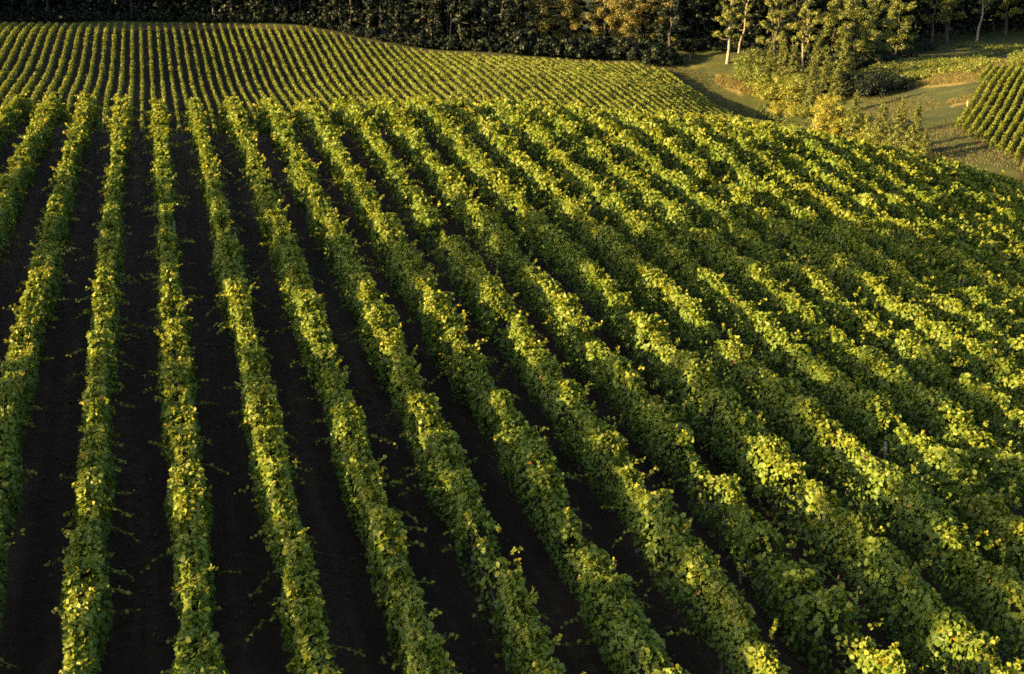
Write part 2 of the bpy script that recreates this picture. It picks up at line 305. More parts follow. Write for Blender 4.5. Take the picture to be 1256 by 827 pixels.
# ------------------------------------------------------------------ vine rows
def canopy(cx, cy, alen, dirv, zfun, size_fun, density, g, seed, W=0.5, top=2.2, shoots=3.0, detail_cut=1e9, fat=None):
    """leaf positions for a hedge-like row; a = metres along the row. Returns leaf arrays split in near (detailed) and far blades"""
    perp = np.array([dirv[1], -dirv[0]])
    stems = []
    a_edges = np.arange(0, alen, 0.5)
    X0 = cx + dirv[0] * a_edges; Y0 = cy + dirv[1] * a_edges
    sz_e = size_fun(X0, Y0)
    cnt = density / (0.72 * sz_e ** 2) * 0.5
    wk = vnoise(a_edges, np.full(len(a_edges), seed * 5.17), 1.7, 77)                        # here and there a weak or missing vine
    cnt = g.poisson(cnt * np.where(wk < 0.13, 0.30, np.where(wk < 0.22, 0.65, 1.0)))
    a = np.repeat(a_edges, cnt) + g.random(cnt.sum()) * 0.5
    n = len(a)
    rnd = lambda sc, k: vnoise(a, np.full(n, seed * 7.31 + k * 3.3), sc, 11 + k)
    lump = rnd(1.5, 1) * 0.65 + rnd(0.6, 2) * 0.35                     # vine by vine, cane by cane
    weak = rnd(7.0, 3)
    Wd = W * (0.34 + 1.22 * lump) * (0.72 + 0.5 * weak)
    Ht = top * (0.70 + 0.27 * rnd(1.4, 4) + 0.22 * rnd(0.5, 5)) * np.where(np.interp(a, a_edges, wk) < 0.13, 0.8, 1.0)
    Lo = 0.18 + 0.55 * rnd(1.9, 6)
    u = g.random(n)
    kind = g.random(n)
    f = np.where(kind < 0.74, u ** 0.8, 1 - 0.12 * u)                   # sides, then the cap
    h = Lo + (Ht - Lo) * f
    prof = 0.62 + 0.55 * np.sin(np.pi * np.clip(f * 0.8 + 0.12, 0, 1)) - 0.42 * f ** 3
    side = np.where(g.random(n) < 0.5, -1, 1)
    depth = 1 - 0.55 * g.random(n) ** 2.2
    lat = np.where(kind < 0.74, side * Wd * prof * depth, Wd * 0.85 * g.uniform(-1, 1, n))
    sway = 0.12 * (rnd(5.0, 7) - 0.5)
    nx = np.where(kind < 0.74, side * 1.0, lat / (Wd + 1e-6) * 0.5)
    nz = np.where(kind < 0.74, 0.45, 1.0)
    tint = 0.36 + 0.36 * (f - 0.5) + 0.10 * (weak - 0.5) + g.normal(0, 0.065, n) + 0.12 * (rnd(2.7, 8) - 0.5)  # higher leaves tinted golder, putting sunlight on the row tops into the colour
    size = np.repeat(sz_e, cnt) * g.uniform(0.6, 1.35, n)
    X = cx + dirv[0] * a + perp[0] * (lat + sway); Y = cy + dirv[1] * a + perp[1] * (lat + sway)
    P = np.stack([X, Y, h], 1)
    N = np.stack([perp[0] * nx, perp[1] * nx, nz], 1) + g.normal(0, 0.55, (n, 3))
    # canes that stray out of the hedge, each with its own leaves
    if shoots > 0:
        m = int(alen * shoots * 1.25)
        sa = g.random(m) * alen
        ss = np.where(g.random(m) < 0.5, -1, 1)
        up_ = g.random(m)
        L = 0.2 + 0.75 * g.random(m) ** 2.6
        k = 13
        tt = np.linspace(0.1, 1, k)
        rn2 = lambda sc, q: vnoise(sa, np.full(m, seed * 7.31 + q * 3.3), sc, 11 + q)
        w0 = W * (0.34 + 1.22 * (rn2(1.5, 1) * 0.65 + rn2(0.6, 2) * 0.35)) * 0.85
        h0 = np.where(up_ < 0.45, top * 0.93, 1.05 + 0.75 * g.random(m))
        l0 = np.where(up_ < 0.45, ss * w0 * g.random(m), ss * w0)
        dl = np.where(up_ < 0.45, ss * 0.35, ss * 0.95); dh = np.where(up_ < 0.45, 0.75, g.uniform(-0.35, 0.4, m))
        da = g.uniform(-0.7, 0.7, m)
        la = (l0[:, None] + dl[:, None] * L[:, None] * tt).ravel()
        hh = (h0[:, None] + dh[:, None] * L[:, None] * tt - 0.35 * (L[:, None] * tt) ** 2).ravel()
        aa = (sa[:, None] + da[:, None] * L[:, None] * tt).ravel()
        hh = np.maximum(hh, 0.12)
        # the cane itself, a thin strip of narrow blades from leaf to leaf
        ca, cl, ch = aa.reshape(m, k), la.reshape(m, k), hh.reshape(m, k)
        pc = np.stack([cx + dirv[0] * ca + perp[0] * cl, cy + dirv[1] * ca + perp[1] * cl, ch], -1)
        p0 = pc[:, :-1:2].reshape(-1, 3); p1 = pc[:, 2::2].reshape(-1, 3)
        stems.append((p0, p1))
        keep = g.random(len(aa)) < 0.92
        la, hh, aa = la[keep], hh[keep], aa[keep]
        tl = np.tile(tt, m)[keep]
        q = len(aa)
        Xs = cx + dirv[0] * aa + perp[0] * la; Ys = cy + dirv[1] * aa + perp[1] * la
        P = np.vstack([P, np.stack([Xs, Ys, hh], 1) + g.normal(0, 0.035, (q, 3))])
        N = np.vstack([N, np.stack([np.zeros(q), np.zeros(q), np.ones(q) * 0.7], 1) + g.normal(0, 0.6, (q, 3))])
        size = np.r_[size, size_fun(Xs, Ys) * (1.0 - 0.3 * tl) * g.uniform(0.75, 1.15, q)]
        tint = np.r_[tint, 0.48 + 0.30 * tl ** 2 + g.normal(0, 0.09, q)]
    for p0, p1 in stems:
        for p in (p0, p1): p[:, 2] += zfun(p[:, 0], p[:, 1])
    P[:, 2] += zfun(P[:, 0], P[:, 1])
    tint = np.clip(tint, 0, 0.88)
    tint[g.random(len(tint)) < 0.0012] = 1.0
    canopy.stems = stems
    return P, N, size, tint

POST = None
def post_mesh(name, h, r, mat, sides=8):
    V, Q = tube([(0, 0, -0.25), (0, 0, h * 0.5), (0.01, 0, h)], [r, r * 0.98, r * 0.94], sides)
    return poly_mesh(name, V, Q, mat)
def trunk_mesh(g):
    p = np.array([(0, 0, -0.1), (0.02, 0.03, 0.3), (-0.03, 0.06, 0.62), (0.02, 0.0, 0.85)]) + g.normal(0, 0.02, (4, 3))
    parts = [tube(p, [0.045, 0.035, 0.032, 0.03], 6)]
    for s in (-1, 1):                                                       # the two arms tied along the wire
        parts.append(tube(np.array([p[-1], p[-1] + (0.0, 0.25 * s, 0.08), p[-1] + (0.01, 0.62 * s, 0.07)]), [0.024, 0.018, 0.012], 5))
    V, Q = merge(parts)
    return poly_mesh('vine_trunk', V, Q, GRAPEBARK)
POST = post_mesh('trellis_post', 1.5, 0.05, WOOD)
TRUNKS = [trunk_mesh(np.random.default_rng(40 + k)) for k in range(4)]
DIRY = np.array([0.0, 1.0])
def near_size(X, Y):
    zc = project(X, Y, ground(X, Y) + 1.5)[2]
    return np.maximum(0.128, 3.2 * zc / 1223.0)

def side_words(n, what):
    if n >= 0:
        return f'{what}, {ordinal(n + 1)} right of the straight dark aisle' if n else f'{what} edging the straight dark aisle on its right'
    return f'{what}, {ordinal(-n)} left of the straight dark aisle' if n < -1 else f'{what} edging the straight dark aisle on its left'
NEAR_ROWS = range(-11, 27)
for n in NEAR_ROWS:
    g = np.random.default_rng(1000 + n)
    X = (n + NOFF) * S
    ys = np.arange(10, 118, 0.5)
    crest = float(np.interp(X, CREST[:, 0], CREST[:, 1]))
    px, py, zc = project(np.full(ys.shape, X), ys, ground(np.full(ys.shape, X), ys) + 1.2)
    ok = (px > (-90 if n > -3 else -9000)) & (px < 1350) & (py < (940 if n > -3 else 9000)) & (zc > 5) & (ys < crest + 19)
    if ok.sum() < 8: continue
    y0, y1 = ys[ok][0], ys[ok][-1]
    root = link('vine_row', None, None, (X, y0, float(ground(X, y0))))
    root.empty_display_size = 0.3
    P, N, sz, ti = canopy(X, y0, y1 - y0, DIRY, ground, near_size, 7.8, g, n + 20, W=0.39 if n < 2 else (0.47 if n < 5 else 0.44))
    P -= np.array(root.location)
    zl = project(P[:, 0] + X, P[:, 1] + y0, P[:, 2] + root.location.z)[2]
    me_parts = []
    a = zl < 46
    v1, q1, t1 = leaves(P[a], N[a], sz[a], ti[a], 2, g)
    v2, q2, t2 = leaves(P[~a], N[~a], sz[~a] * 1.05, ti[~a], 1, g)
    p0, p1 = canopy.stems[0]
    p0 = p0 - np.array(root.location); p1 = p1 - np.array(root.location)
    wv = np.array([0.009, 0.004, 0.0])
    v3 = np.stack([p0 - wv, p0 + wv, p1 + wv, p1 - wv], 1).reshape(-1, 3)
    q3 = (np.arange(len(p0)) * 4)[:, None] + np.arange(4)[None]
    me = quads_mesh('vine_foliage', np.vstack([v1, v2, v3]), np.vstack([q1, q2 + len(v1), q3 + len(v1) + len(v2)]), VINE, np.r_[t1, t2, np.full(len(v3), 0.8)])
    link('foliage', me, root)
    for k, yp in enumerate(np.arange(y0 + 2.0 + (n % 3) * 0.7, y1, 6.4)):
        p = link('trellis_post', POST, root, (g.normal(0, 0.13), yp - y0, float(ground(X, yp)) - root.location.z))
        p.rotation_euler = (g.normal(0, 0.025), g.normal(0, 0.035), g.uniform(0, 6))
    if n < 8:
        for yp in np.arange(y0 + 0.7, y1, 1.25):
            p = link('vine_trunk', TRUNKS[int(g.integers(4))], root, (g.normal(0, 0.03), yp - y0, float(ground(X, yp)) - root.location.z))
            p.rotation_euler = (0, 0, g.choice([0, math.pi]) + g.normal(0, 0.08))
    tag(root, side_words(n, 'leafy near vine row'), 'vine row', 'rows of grapevines on the near hilltop')

# the far slope: the same straight lines carried on beyond the valley
FPOST = post_mesh('end_post', 2.0, 0.07, WOOD, 6)
def far_size(X, Y):
    return np.full(np.shape(X), 0.25)
for n in range(-20, LASTROW + 1):
    g = np.random.default_rng(3000 + n)
    X = (n + FOFF) * S
    ys = np.arange(246, 430, 0.5)
    px, py, zc = project(np.full(ys.shape, X), ys, ground(np.full(ys.shape, X), ys) + 1.8)
    bad = np.where(py < far_row_end(px) + (0.8 if n > -99 else 0))[0]
    y1 = ys[bad[0]] if len(bad) else 385.0
    y1 = min(y1, 395) + g.uniform(-0.6, 0.6)
    y0 = 250.0 + g.uniform(-1, 1)
    if y1 - y0 < 4: continue
    root = link('vine_row', None, None, (X, y0, float(ground(X, y0))))
    P, N, sz, ti = canopy(X, y0, y1 - y0, DIRY, ground, far_size, 6.5, g, n + 60, W=0.42, top=2.1, shoots=0.35)
    P -= np.array(root.location)
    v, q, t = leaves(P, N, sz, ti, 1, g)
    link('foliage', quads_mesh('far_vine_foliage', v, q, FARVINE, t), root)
    link('trellis_post', FPOST, root, (0, y1 - y0 + 0.2, float(ground(X, y1)) - root.location.z))
    tag(root, side_words(n, 'thin far vine row below the wood'), 'vine row', 'rows of vines on the far slope')

# the small block at the right, its rows running the other way
RDIR = np.array([math.sin(math.radians(42.2)), math.cos(math.radians(42.2))])
RPERP = np.array([RDIR[1], -RDIR[0]])
for k in range(0, 13):
    g = np.random.default_rng(5000 + k)
    c = -30.2 + 1.83 * (k - 1)
    t0 = 270 - 4.7 * (k - 1); t1 = 343.5 + g.uniform(-1, 1)
    if k == 0: t0 = 322
    st = RDIR * t0 + RPERP * c
    root = link('vine_row', None, None, (st[0], st[1], float(ground(st[0], st[1]))))
    P, N, sz, ti = canopy(st[0], st[1], t1 - t0, RDIR, ground, lambda X, Y: np.full(np.shape(X), 0.28), 6.5, g, k + 130, W=0.40, top=2.1, shoots=0.5)
    P -= np.array(root.location)
    v, q, t = leaves(P, N, sz, ti, 1, g)
    link('foliage', quads_mesh('far_vine_foliage', v, q, FARVINE, t), root)
    for tt in (t1 - t0,):
        e = st + RDIR * tt
        link('trellis_post', FPOST, root, (e[0] - st[0], e[1] - st[1], float(ground(e[0], e[1])) - root.location.z))
    lab = ('shortest row of vines at the upper left corner of the small separate block at right' if k == 0 else
           f'slanting vine row in the small right block, {ordinal(k)} full row from its left edge')
    tag(root, lab, 'vine row', 'vine rows of the small block at right')
tt_ = GX * RDIR[0] + GY * RDIR[1]; cc_ = GX * RPERP[0] + GY * RPERP[1]
kk = (cc_ + 30.2) / 1.83 + 1
in_blk = (kk > 0.4) & (tt_ > 268 - 4.7 * (kk - 1)) & (tt_ < 345) & (GX > 120)
soil = np.where(in_blk, 0.62, soil)
# straw-dry margins and meadow strips; sunlight on the upper bank is painted in pale
def blob(px, py, rx, ry, ang=0):
    c, s = math.cos(ang), math.sin(ang)
    dx = PXg - px; dy = PYg - py
    return np.exp(-(((dx * c + dy * s) / rx) ** 2 + ((-dx * s + dy * c) / ry) ** 2))
farmask = (GY > 150) & (ZCg > 150)
dry = np.maximum.reduce([1.1 * blob(1165, 101, 42, 5, -0.12), 1.0 * blob(1195, 86, 26, 5, -0.5), 1.1 * blob(1242, 78, 25, 4), 0.9 * blob(1178, 127, 16, 3.5, -0.35), 1.2 * blob(892, 104, 22, 7, 0.55), 0.55 * blob(850, 82, 50, 5)]) * farmask
me = bpy.data.meshes.new('ground')
NI, NJ = GX.shape
V = np.stack([GX, GY, GZ], -1).reshape(-1, 3)
I, J = np.meshgrid(np.arange(NI - 1), np.arange(NJ - 1), indexing='ij')
Q = np.stack([I * NJ + J, (I + 1) * NJ + J, (I + 1) * NJ + J + 1, I * NJ + J + 1], -1).reshape(-1, 4)
me = quads_mesh('ground', V, Q, EARTH, smooth=True)
for nm, arr in (('soil', soil), ('dry', dry)):
    a = me.attributes.new(nm, 'FLOAT', 'POINT'); a.data.foreach_set('value', np.ascontiguousarray(arr.ravel(), np.float32))
tag(link('ground', me), kind='structure')

# ------------------------------------------------------------------ trees, bushes, grass
def clump_leaves(C, R, per, size, g, base_tint=0.4, spread=0.16, flat=0.75):
    """leaf blades in clumps: C centres (n,3), R radii (n,)"""
    n = len(C)
    idx = np.repeat(np.arange(n), per)
    d = g.normal(size=(len(idx), 3)); d /= np.linalg.norm(d, axis=1, keepdims=True)
    r = R[idx] * g.random(len(idx)) ** 0.45
    P = C[idx] + d * r[:, None] * np.array([1, 1, flat])
    N = d + np.array([0, 0, 0.5]) + g.normal(0, 0.5, d.shape)
    ct = g.normal(0, 0.13, n)
    t = np.clip(base_tint + ct[idx] + g.normal(0, spread, len(idx)), 0, 1)
    return P, N, size * g.uniform(0.65, 1.3, len(idx)), t
def broad_tree(seed, h, crown_r, bare, leafmat, barkmat, size=0.42, n_cl=46, per=75, lean=(0, 0), fork=False, tint=0.45, tr=0.022):
    """(trunk mesh, crown mesh): a tapered trunk, limbs, and a crown of leaf clumps at the limb ends"""
    g = np.random.default_rng(seed)
    lean = np.array([lean[0], lean[1], 0.0])
    zs = np.linspace(0, 1, 7)
    path = np.stack([np.zeros(7), np.zeros(7), zs * h * 0.9], 1) + lean * (zs ** 1.5)[:, None] + np.r_[np.zeros((1, 3)), g.normal(0, 0.012 * h, (6, 3)) * np.array([1, 1, 0])]
    path[0, 2] = -0.6
    rad = h * tr * (1.05 - 0.85 * zs); rad[0] *= 1.35
    parts = [tube(path, rad, 8)]
    C = []; R = []
    def pt(z):
        return np.array([np.interp(z, zs, path[:, i]) for i in range(3)])
    if fork:
        b = pt(bare * 0.8)
        for s in (-1, 1):
            e = b + np.array([s * h * 0.07, g.normal(0, 0.3), h * 0.55])
            parts.append(tube(np.array([b, (b + e) / 2 + (s * h * 0.012, 0, 0), e]), np.array([rad[3] * 0.85, rad[3] * 0.6, rad[3] * 0.2]), 7))
    nl = 15
    for k in range(nl):
        z = bare + (0.97 - bare) * (k + g.random() * 0.8) / nl
        b = pt(z * 0.98)
        th = k * 2.4 + g.normal(0, 0.4)
        prof = math.sin(math.pi * min(1, 0.22 + 0.78 * (z - bare) / (1 - bare))) ** 0.7
        L = crown_r * (0.35 + 0.75 * prof) * g.uniform(0.7, 1.15)
        e = b + np.array([math.cos(th) * L, math.sin(th) * L, h * g.uniform(0.0, 0.10)])
        mid = (b + e) / 2 + np.array([0, 0, -0.03 * h])
        r0 = float(np.interp(z, zs, rad)) * 0.5
        parts.append(tube(np.array([b, mid, e]), np.array([r0, r0 * 0.6, r0 * 0.2]), 5))
        for q in range(max(1, n_cl // nl)):
            f = g.uniform(0.35, 1.1)
            C.append(b + (e - b) * f + g.normal(0, 0.10 * crown_r, 3)); R.append(crown_r * g.uniform(0.16, 0.34))
    C.append(pt(1.0) + (0, 0, h * 0.03)); R.append(crown_r * 0.25)
    V, Q = merge(parts)
    tm = poly_mesh('tree_trunk', V, Q, barkmat)
    P, N, sz, t = clump_leaves(np.array(C), np.array(R), per, size, g, tint)
    v, q, t = leaves(P, N, sz, t, 1, g)
    return tm, quads_mesh('tree_crown', v, q, leafmat, t)
def conifer(seed, h, r, leafmat, barkmat, size=0.3, tiers=16, per=26, bare=0.05, tint=0.45):
    g = np.random.default_rng(seed)
    V, Q = tube([(0, 0, -0.4), (0, 0, h * 0.5), (g.normal(0, 0.02 * h), 0, h)], [h * 0.02, h * 0.012, 0.01], 6)
    parts = [(V, Q)]
    P = []; 
    for k in range(tiers):
        z = bare + (1 - bare) * (k + 0.3) / tiers
        L = r * (1 - z) ** 0.8 * g.uniform(0.75, 1.2) + 0.08 * r
        nb = int(5 + 5 * (1 - z))
        for j in range(nb):
            th = g.uniform(0, 2 * math.pi)
            l = L * g.uniform(0.65, 1.15)
            e = np.array([math.cos(th) * l, math.sin(th) * l, z * h - 0.06 * l + 0.12 * l * (k / tiers)])
            b = np.array([0, 0, z * h])
            if j < 3: parts.append(tube(np.array([b, (b + e) / 2 + (0, 0, 0.02 * h), e]), [0.02 * h * (1 - z) * 0.4 + 0.008, 0.01, 0.004], 4))
            m = int(per * (0.4 + l / r))
            f = g.random(m)[:, None] ** 0.7
            P.append(b + (e - b) * f + g.normal(0, 0.045 * r + 0.02, (m, 3)))
    m = 14
    P.append(np.stack([g.normal(0, 0.02 * r, m), g.normal(0, 0.02 * r, m), h * g.uniform(0.93, 1.06, m)], 1))
    P = np.concatenate(P)
    N = P * np.array([1, 1, 0]) / (r + 1e-6) + np.array([0, 0, 0.8]) + g.normal(0, 0.6, P.shape)
    t = np.clip(tint + g.normal(0, 0.2, len(P)), 0, 1)
    v, q, t = leaves(P, N, size * g.uniform(0.6, 1.2, len(P)), t, 1, g)
    V, Q = merge(parts)
    return poly_mesh('tree_trunk', V, Q, barkmat), quads_mesh('tree_crown', v, q, leafmat, t)
def bush(seed, h, r, leafmat, size=0.26, n=26, per=70, tint=0.5, upright=1.0):
    g = np.random.default_rng(seed)
    th = g.uniform(0, 2 * np.pi, n); rr = r * g.random(n) ** 0.6
    z = h * (0.12 + 0.78 * g.random(n) * np.sqrt(np.clip(1 - (rr / (r * 1.15)) ** 2, 0.1, 1)) ** upright)
    C = np.stack([np.cos(th) * rr, np.sin(th) * rr, z], 1)
    R = r * g.uniform(0.2, 0.38, n)
    P, N, sz, t = clump_leaves(C, R, per, size, g, tint)
    P[:, 2] = np.maximum(P[:, 2], 0.02)
    v, q, t = leaves(P, N, sz, t, 1, g)
    parts = []
    for k in range(6):
        parts.append(tube(np.array([(0, 0, -0.3), C[k] * 0.5 + (0, 0, 0.1 * h), C[k]]), [0.05, 0.035, 0.012], 5))
    V, Q = merge(parts)
    return poly_mesh('bush_stems', V, Q, BARK), quads_mesh('bush_foliage', v, q, leafmat, t)
def plant(name, pair, x, y, label, cat, group=None, scale=1.0, rot=0.0, names=('trunk', 'crown'), sink=0.0, sz=None):
    r = link(name, None, None, (x, y, float(ground(x, y)) - sink))
    r.rotation_euler = (0, 0, rot); r.scale = (scale, scale, sz or scale)
    link(names[0], pair[0], r); link(names[1], pair[1], r)
    tag(r, label, cat, group)
    return r

g = np.random.default_rng(99)
# dark wood along the top of the far slope
DARK = [broad_tree(200 + k, 20, 4.6, 0.10, SHADELEAF, BARK, 0.62, 60, 60) for k in range(4)]
DARKC = [conifer(220 + k, 24, 4.2, SHADELEAF, BARK, 0.6, 20, 26) for k in range(3)]
UNDER = [bush(240 + k, 4.2, 3.0, SHADELEAF, 0.42, 26, 60) for k in range(3)]
DL = 'dark shaded tree in the crowded wood behind the far vineyard'
for row, (off, step) in enumerate(((5.5, 6.2), (11, 6.4), (18, 7.0))):
    for k, px in enumerate(np.arange(-150, 830, 17 if row == 0 else 20)):
        px = px + g.uniform(-5, 5)
        py = float(far_row_end(px)) - 1
        x, y = at(px, py)
        y += off + g.uniform(-2, 2); x += off * 0.35
        if row <= 1 and 636 < px < 815: continue
        con = g.random() < 0.35
        pair = (DARKC if con else DARK)[int(g.integers(3))]
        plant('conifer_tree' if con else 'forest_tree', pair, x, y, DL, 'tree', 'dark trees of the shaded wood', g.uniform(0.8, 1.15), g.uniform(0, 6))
for k, px in enumerate(np.arange(-60, 850, 13)):
    px = px + g.uniform(-4, 4)
    x, y = at(px, float(far_row_end(px)) - 1)
    plant('understorey_bush', UNDER[k % 3], x, y + 1.2 + g.uniform(0, 1.2), 'dark leafy bush along the foot of the shaded wood', 'bush', 'bushes at the foot of the dark wood', g.uniform(0.55, 1.15) * (1.75 if 630 < px < 820 else 1), g.uniform(0, 6), ('stems', 'foliage'))  # the taller dark bushes stand in for shade at the bright trees' feet

# the sunlit trees at the right end of the wood, one by one
def sp(px, py): return at(px, py)
AUT = [broad_tree(300 + k, 19, 5.2, 0.18, AUTUMN, BARK, 0.4, 105, 95, tint=0.3) for k in range(3)]
LIT = [broad_tree(320 + k, 18, 5.0, 0.08, TREE, BARK, 0.4, 105, 95, tint=0.6) for k in range(4)]
TALL = [broad_tree(340 + k, 25, 4.2, 0.26, TREE, BARK, 0.38, 90, 95, tint=0.6, tr=0.014) for k in range(3)]
one = [
    ('birch_tree', broad_tree(360, 26, 3.7, 0.2, TREE, PALEBARK, 0.38, 105, 85, tint=0.65, tr=0.017), 892, 78, 'tall tree with a straight pale bare trunk at the corner of the far meadow', 0),
    ('leaning_tree', broad_tree(361, 23, 2.4, 0.30, TREE, PALEBARK, 0.36, 60, 65, lean=(3.2, 0), tint=0.7, tr=0.014), 910, 72, 'slender tree leaning to the right just beside the pale straight trunk', 6),
    ('forked_tree', broad_tree(362, 26, 4.2, 0.24, TREE, BARK, 0.38, 105, 85, fork=True, tint=0.65, tr=0.021), 951, 88, 'tall tree whose trunk forks in two above the young firs', 2),
    ('slim_tree', broad_tree(363, 22, 3.0, 0.3, TREE, PALEBARK, 0.36, 75, 80, tint=0.75, tr=0.014), 985, 95, 'thin straight-trunked tree to the right of the forked tree', 2),
    ('round_topped_tree', broad_tree(364, 13.5, 2.6, 0.55, AUTUMN, PALEBARK, 0.34, 40, 70, tint=0.25, tr=0.016), 998, 80, 'small tree with a pale bent trunk and a round yellowish top', 9),
    ('broadleaf_tree', LIT[0], 1025, 80, 'full leafy tree right of the small round-topped tree', 5),
    ('broadleaf_tree', LIT[1], 1052, 84, 'broad green tree with lit lower branches over the dark scrub', 5),
    ('broadleaf_tree', LIT[2], 1078, 78, 'broad green tree left of the bare trunks by the scrubby bank', 6),
    ('broadleaf_tree', LIT[3], 1108, 72, 'olive green leafy tree over the upper end of the dark scrub', 8),
    ('tall_tree', TALL[0], 1148, 58, 'tall tree with a bare grey trunk, leftmost of the trunks above the scrubby bank', 5),
    ('tall_tree', TALL[1], 1170, 56, 'tall thin tree with a bare straight trunk, second above the scrubby bank', 6),
    ('leaning_tree', broad_tree(365, 25, 3.0, 0.36, TREE, PALEBARK, 0.4, 40, 65, lean=(3.0, 0), tint=0.5, tr=0.014), 1202, 52, 'tall tree with a pale trunk leaning right above the scrubby bank', 3),
    ('tall_tree', TALL[2], 1240, 48, 'tall tree with a reddish lit trunk near the upper right corner', 5),
    ('turning_tree', AUT[0], 660, 66, 'yellow leaved tree at the left end of the sunlit part of the wood', 5),
    ('turning_tree', AUT[1], 700, 68, 'bright yellow tree, second from the left in the sunlit part of the wood', 6),
    ('turning_tree', AUT[2], 742, 70, 'yellow and orange tree above the middle of the far vineyard edge', 5),
    ('turning_tree', AUT[1], 772, 70, 'orange leaved tree with branches hanging low over the dark bushes', 4),
    ('turning_tree', AUT[0], 812, 68, 'sparse orange leaved tree in front of the blackest part of the wood', 7),
    ('young_tree', broad_tree(366, 7.5, 2.2, 0.1, TREE, BARK, 0.34, 40, 60, tint=0.7), 828, 72, 'small pale green tree beside the wooden rail at the meadow edge', 5),
]
for name, pair, px, py, label, back in one:
    x, y = at(px, py)
    plant(name, pair, x + back * FW[0], y + back * FW[1], label, 'tree', None, 1.0, 0.0 if 'lean' in name or 'fork' in name else g.uniform(0, 6))
# dark trees close behind them, and bushes under them
for k, px in enumerate(np.arange(832, 1420, 15)):
    for row in range(2):
        x, y = at(px + g.uniform(-4, 4), np.interp(px, [830, 900, 1000, 1100, 1200, 1300], [70, 66, 74, 68, 50, 46]))
        b = 15 + row * 9 + g.uniform(-2, 2)
        con = g.random() < 0.3
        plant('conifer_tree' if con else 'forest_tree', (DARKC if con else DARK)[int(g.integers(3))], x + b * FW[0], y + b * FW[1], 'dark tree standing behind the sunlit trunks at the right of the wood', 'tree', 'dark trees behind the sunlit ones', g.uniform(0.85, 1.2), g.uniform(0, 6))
UNDL = [bush(260 + k, 4.0, 2.8, SHADELEAF, 0.34, 30, 65, tint=0.75) for k in range(3)]  # shade under the trees is put into these leaves' colour
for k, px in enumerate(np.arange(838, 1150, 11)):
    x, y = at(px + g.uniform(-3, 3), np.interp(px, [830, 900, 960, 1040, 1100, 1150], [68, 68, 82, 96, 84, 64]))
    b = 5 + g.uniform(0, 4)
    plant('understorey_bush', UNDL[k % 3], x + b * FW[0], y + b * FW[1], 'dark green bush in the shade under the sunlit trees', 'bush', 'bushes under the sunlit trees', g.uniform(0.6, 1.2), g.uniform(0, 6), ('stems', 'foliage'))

# bushes and young firs between the far meadow and the near hill
RB = [bush(400 + k, 8.0, 4.8, BUSHY, 0.32, 90, 85, tint=0.5) for k in range(3)]
FIR = [conifer(420 + k, 10.5, 3.1, NEEDLE, BARK, 0.25, 18, 60, tint=0.62, bare=0.02) for k in range(4)]
put = [
    ('hedge_bush', bush(410, 9.5, 5.0, BUSHY, 0.32, 110, 95, tint=0.25), 922, 100, 'large dark green bush behind the strip of dry orange grass', 1.0),
    ('hedge_bush', bush(411, 8.0, 5.0, BUSHY, 0.32, 70, 85, tint=0.3), 935, 112, 'olive bush at the right end of the dry orange grass', 1.0),
    ('round_bush', RB[0], 948, 124, 'round yellow green bush, left of the sunlit pair below the firs', 0.95),
    ('round_bush', RB[1], 976, 126, 'round yellow green bush, right of the sunlit pair below the firs', 1.0),
    ('low_bush', bush(412, 3.8, 4.0, BUSHY, 0.28, 30, 80, tint=0.75), 962, 140, 'low yellow shrub at the edge of the dark hollow', 1.0),
    ('low_bush', bush(413, 4.0, 4.2, BUSHY, 0.28, 30, 80, tint=0.7), 984, 146, 'low golden shrub left of the upright yellow bush', 1.0),
    ('upright_bush', bush(414, 11.0, 3.4, BUSHY, 0.26, 120, 90, tint=0.8, upright=0.5), 1014, 172, 'upright golden yellow bush standing alone by the near vines', 1.0),
    ('round_bush', RB[2], 1046, 170, 'loose green bush right of the upright golden bush', 0.85),
    ('round_bush', RB[0], 1064, 180, 'leafy green bush between the young firs by the near vines', 0.55),
    ('round_bush', RB[1], 1090, 190, 'green bush at the foot of the rightmost young firs', 0.45),
    ('shade_toned_bush', bush(415, 6.5, 5.0, SHADELEAF, 0.34, 90, 75, tint=0.2), 1038, 118, 'wide bush with shade-darkened leaves in the hollow behind the young firs', 1.0),  # shade in the hollow is painted into the dark leaves
    ('shade_toned_bush', bush(416, 6.0, 5.0, SHADELEAF, 0.34, 90, 75, tint=0.15), 1066, 118, 'wide bush with shade-darkened leaves at the upper end of the shaded meadow', 1.0),
    ('shade_toned_bush', bush(417, 4.0, 5.0, SHADELEAF, 0.32, 70, 75, tint=0.25), 1092, 110, 'low bush with shade-darkened leaves left of the sunlit bramble bank', 1.0),
    ('corner_bush', bush(418, 5.0, 3.6, BUSHY, 0.32, 36, 70, tint=0.3), 1252, 82, 'round bush above the small vine block at the right edge', 1.0),
]
for name, pair, px, py, label, s in put:
    x, y = at(px, py)
    plant(name, pair, x, y, label, 'bush', None, s, g.uniform(0, 6), ('stems', 'foliage'))
for k, (px, py, s) in enumerate(((930, 118, .6), (996, 150, .45), (1032, 178, .4), (1058, 187, .4), (1020, 132, .6), (1004, 166, .45), (1024, 160, .5), (1044, 176, .5), (1068, 184, .5), (1094, 194, .45), (1112, 199, .4), (986, 140, .5))):
    x, y = at(px, py)
    plant('round_bush', RB[k % 3], x + 6, y + 6, 'green bush filling the hedge between the far meadow and the near vines', 'bush', 'bushes filling the meadow hedge', s, g.uniform(0, 6), ('stems', 'foliage'))
